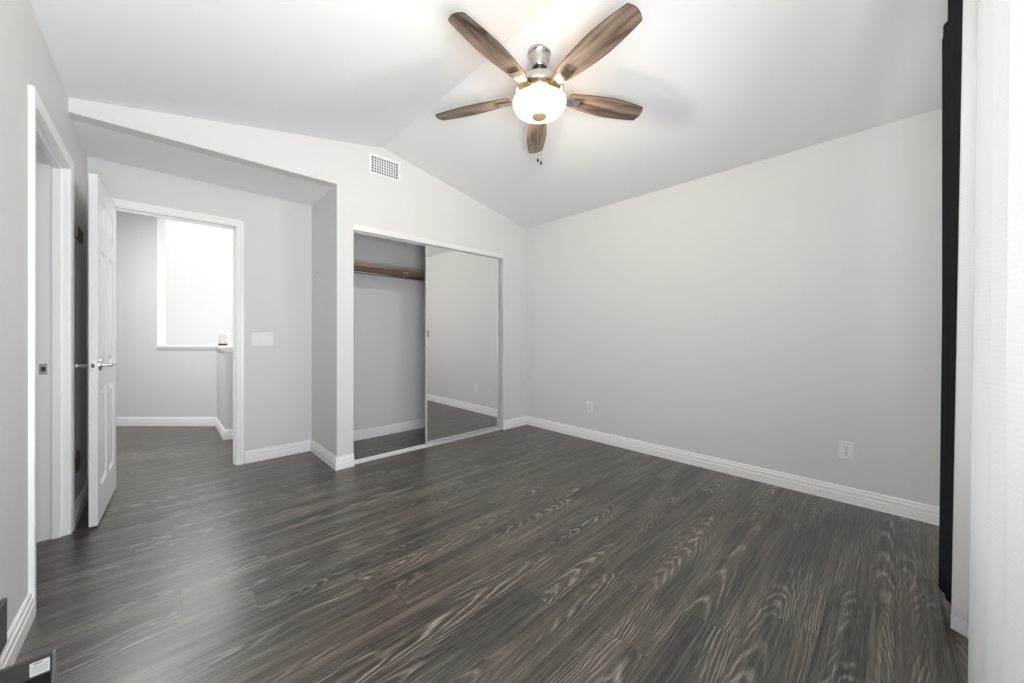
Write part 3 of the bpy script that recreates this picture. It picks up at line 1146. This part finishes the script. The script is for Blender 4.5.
def outlet(label, y, z):
    """duplex outlet on the right wall; local x runs along the wall, local -y faces the room"""
    t = thing('wall_outlet', label, 'outlet', (XR, y, z), (0, 0, -PI / 2))
    b = bmn()
    box(b, (-0.0385, -0.006, -0.0585), (0.0385, 0, 0.0585), 0.003)
    obj('face_plate', b, M['plate'], t)
    for s in (-1, 1):
        b = bmn()
        lathe(b, [(0.0172, -0.0055), (0.0172, -0.0078), (0.0165, -0.0082)], 28, (0, 0, s * 0.0195), axis='y')
        so = obj('socket', b, M['plate'], t)
        b = bmn()
        box(b, (-0.0078, -0.0086, s * 0.0195 - 0.001), (-0.0052, -0.0081, s * 0.0195 + 0.009))
        box(b, (0.0052, -0.0086, s * 0.0195 - 0.0005), (0.0078, -0.0081, s * 0.0195 + 0.008))
        lathe(b, [(0.003, -0.0081), (0.003, -0.0086)], 14, (0, 0, s * 0.0195 - 0.0085), axis='y')
        obj('socket_slots', b, M['slot'], so)
    b = bmn()
    lathe(b, [(0.0035, -0.0058), (0.0035, -0.0068), (0.002, -0.0072)], 14, axis='y')
    obj('screw', b, M['chrome'], t)
    return t


outlet('small white wall outlet on right wall, the one closer to the closet corner', 2.258, 0.350)
outlet('white wall outlet on right wall, the one closer to the curtains', 0.231, 0.346)

b = bmn()
lathe(b, [(0.0055, 0.0), (0.0055, -0.002), (0.003, -0.004), (0.001, -0.0045)], 16, axis='x')
tag(obj('nail', b, M['dark_metal'], loc=(XS, 3.700, 1.690), smooth=True), 'single small nail in the alcove side wall near the ceiling', 'nail')


# ------------------------------------------------------------------ curtains
def curtain(label, name, mat, edge, depth_fn, z0, top_fn, n=90, mz=26, th=0.0012, hem=0.0, group=None, hem_mat=None):
    """edge(u, z) -> (x, y) of the cloth at u in 0..1"""
    t = thing(name, label, 'curtain', (edge(0.5, 1.0)[0], edge(0.5, 1.0)[1], z0), group=group)
    ox, oy = t.location.x, t.location.y

    def sheet(za, zb_fn, push, nm, m):
        b = bmn()
        uv = b.loops.layers.uv.new('UVMap')
        g = []
        for j in range(mz + 1):
            rowv = []
            for i in range(n + 1):
                u = i / n
                zt = zb_fn(u)
                z = za + (zt - za) * j / mz
                x, y = edge(u, z)
                rowv.append(b.verts.new((x - ox, y - oy + push, z - z0)))
            g.append(rowv)
        for j in range(mz):
            for i in range(n):
                f = b.faces.new((g[j][i], g[j][i + 1], g[j + 1][i + 1], g[j + 1][i]))
                for lp, (ii, jj) in zip(f.loops, ((i, j), (i + 1, j), (i + 1, j + 1), (i, j + 1))):
                    lp[uv].uv = (ii / n * depth_fn, g[jj][ii].co.z)
        o = obj(nm, b, m, t, smooth=True)
        s = o.modifiers.new('cloth', 'SOLIDIFY')
        s.thickness = th
        s.offset = 0
        return o
    sheet(z0, top_fn, 0.0, 'curtain_cloth', mat)
    if hem:
        sheet(z0, lambda u: z0 + hem, 0.0014, 'hem_band', hem_mat or mat)
    return t


def dark_edge(u, z):
    x = 2.425 - 0.29 * u
    near = -0.125 - 0.010 * min(1.0, z / 1.2)
    return x, near - 0.050 * u ** 0.9 + 0.0035 * math.sin(u * 4 * 2 * PI) * min(1, u * 8)


def dark_top(u):
    x = 2.425 - 0.29 * u
    return 2.385 if x > 2.408 else (2.43 if x > 2.375 else 2.595)


curtain('charcoal drape hanging at the far end of the window beside white sheers', 'drape', M['charcoal'], dark_edge, 0.9, 0.030, dark_top, n=80)


def sheer_a(u, z):
    """the panel's edge is folded back towards the window, then it runs on behind the nearer panel"""
    k = z / 2.5
    x0, b0 = 2.115 - 0.20 * k, -0.139 - 0.016 * k
    if u < 0.15:
        return x0 - 0.022 * u / 0.15, b0 - 0.037 * u / 0.15
    w = (u - 0.15) / 0.85
    return x0 - 0.022 - 0.18 * w, b0 - 0.037 - 0.010 * (1 - math.cos(w * 4 * PI)) * 0.5


def sheer_b(u, z):
    k = z / 2.5
    x = 1.72 - 0.15 * k - (0.98 - 0.15 * k) * u
    return x, -0.1445 - 0.0105 * k + 0.009 * math.sin(u * 5 * 2 * PI) * min(1, u * 6) + 0.012 * u


curtain('white sheer curtain panel between the charcoal drape and the nearer sheer', 'sheer_curtain', M['sheer'], sheer_a, 0.8, 0.030, lambda u: 2.595, n=60, hem=0.055, group='white sheer curtains')
curtain('nearer wide white sheer curtain panel at the edge of the view', 'sheer_curtain', M['sheer'], sheer_b, 1.3, 0.030, lambda u: 2.595, n=90, hem=0.055, group='white sheer curtains')
t = thing('curtain_rod', 'dark metal curtain rod above the charcoal drape and sheers', 'curtain rod', (1.48, -0.158, 2.605))
b = bmn()
lathe(b, [(0.008, -0.86), (0.008, 0.86)], 20, axis='x')
obj('rod_bar', b, M['dark_metal'], t, smooth=True)
for s in (-1, 1):
    b = bmn()
    box(b, (s * 0.78 - 0.012, -0.122, -0.008), (s * 0.78 + 0.012, -0.114, 0.030), 0.002)
    tube(b, [(s * 0.78, -0.116, 0.002), (s * 0.78, -0.007, 0.001)], 0.005, 10)
    obj('rod_bracket', b, M['dark_metal'], t)

# ------------------------------------------------------------------ black panels at the lower left
t = thing('framed_panel', 'black framed panel with white sticker standing by the left baseboard', 'panel', (-0.366, 1.590, 0))
pwid, pht = 0.154, 0.250
b = bmn()
box(b, (0, 0, pht - 0.052), (pwid - 0.004, 0.012, pht - 0.001), 0.001)
obj('top_rail', b, M['black'], t)
b = bmn()
box(b, (pwid - 0.005, -0.0004, 0.020), (pwid + 0.001, 0.013, pht), 0.001)
obj('side_rail', b, M['black_edge'], t)
b = bmn()
box(b, (0, 0, 0.020), (0.010, 0.012, pht - 0.052), 0.002)
box(b, (0.010, 0, 0.020), (pwid - 0.009, 0.012, 0.045), 0.002)
obj('lower_rail', b, M['black'], t)
b = bmn()
box(b, (0.010, 0.006, 0.045), (pwid - 0.009, 0.011, pht - 0.052))
obj('inner_screen', b, M['black_matte'], t)
b = bmn()
box(b, (pwid - 0.043, -0.0008, pht - 0.046), (pwid - 0.009, 0.0002, pht - 0.010))
st = obj('sticker', b, M['sticker'], t)
st['label'] = 'white sticker with small grey print'
b = bmn()
box(b, (pwid - 0.037, -0.0012, pht - 0.0165), (pwid - 0.021, -0.0007, pht - 0.0135))
for z in (0.022, 0.027, 0.032, 0.037):
    box(b, (pwid - 0.040, -0.0011, pht - z - 0.0010), (pwid - 0.013, -0.0007, pht - z))
obj('sticker_print', b, M['ink'], st)
for x in (0.02, pwid - 0.035):
    b = bmn()
    box(b, (x, -0.010, 0), (x + 0.016, 0.022, 0.020), 0.002)
    obj('foot', b, M['black'], t)

t = thing('wall_box', 'black low wall box just above the left baseboard', 'wall box', (XL, 1.55, 0.107))
b = bmn()
box(b, (0, 0, 0), (0.012, 0.465, 0.032), 0.002)
obj('lower_panel', b, M['black'], t)
b = bmn()
box(b, (0, 0, 0.032), (0.010, 0.465, 0.036))
obj('seam_strip', b, M['black_edge'], t)
b = bmn()
box(b, (0, 0, 0.036), (0.012, 0.465, 0.147), 0.002)
obj('upper_panel', b, M['black'], t)

# ------------------------------------------------------------------ jar on the half wall in the hall
t = thing('candle_jar', 'small cream candle jar with dark base on the hallway half wall', 'candle', (0.535, 5.66, HC + 0.042))
b = bmn()
lathe(b, [(0.040, 0), (0.046, 0.002), (0.046, 0.018), (0.042, 0.022)], 28)
obj('base', b, M['glass_dark'], t, smooth=True)
b = bmn()
lathe(b, [(0.036, 0.022), (0.042, 0.028), (0.043, 0.066), (0.036, 0.074), (0.01, 0.072)], 28)
obj('candle', b, M['wax'], t, smooth=True)
b = bmn()
lathe(b, [(0.045, 0.022), (0.047, 0.03), (0.047, 0.085), (0.036, 0.105), (0.034, 0.125), (0.038, 0.130)], 28, cap=False)
obj('glass_jar', b, M['jar_glass'], t, smooth=True)
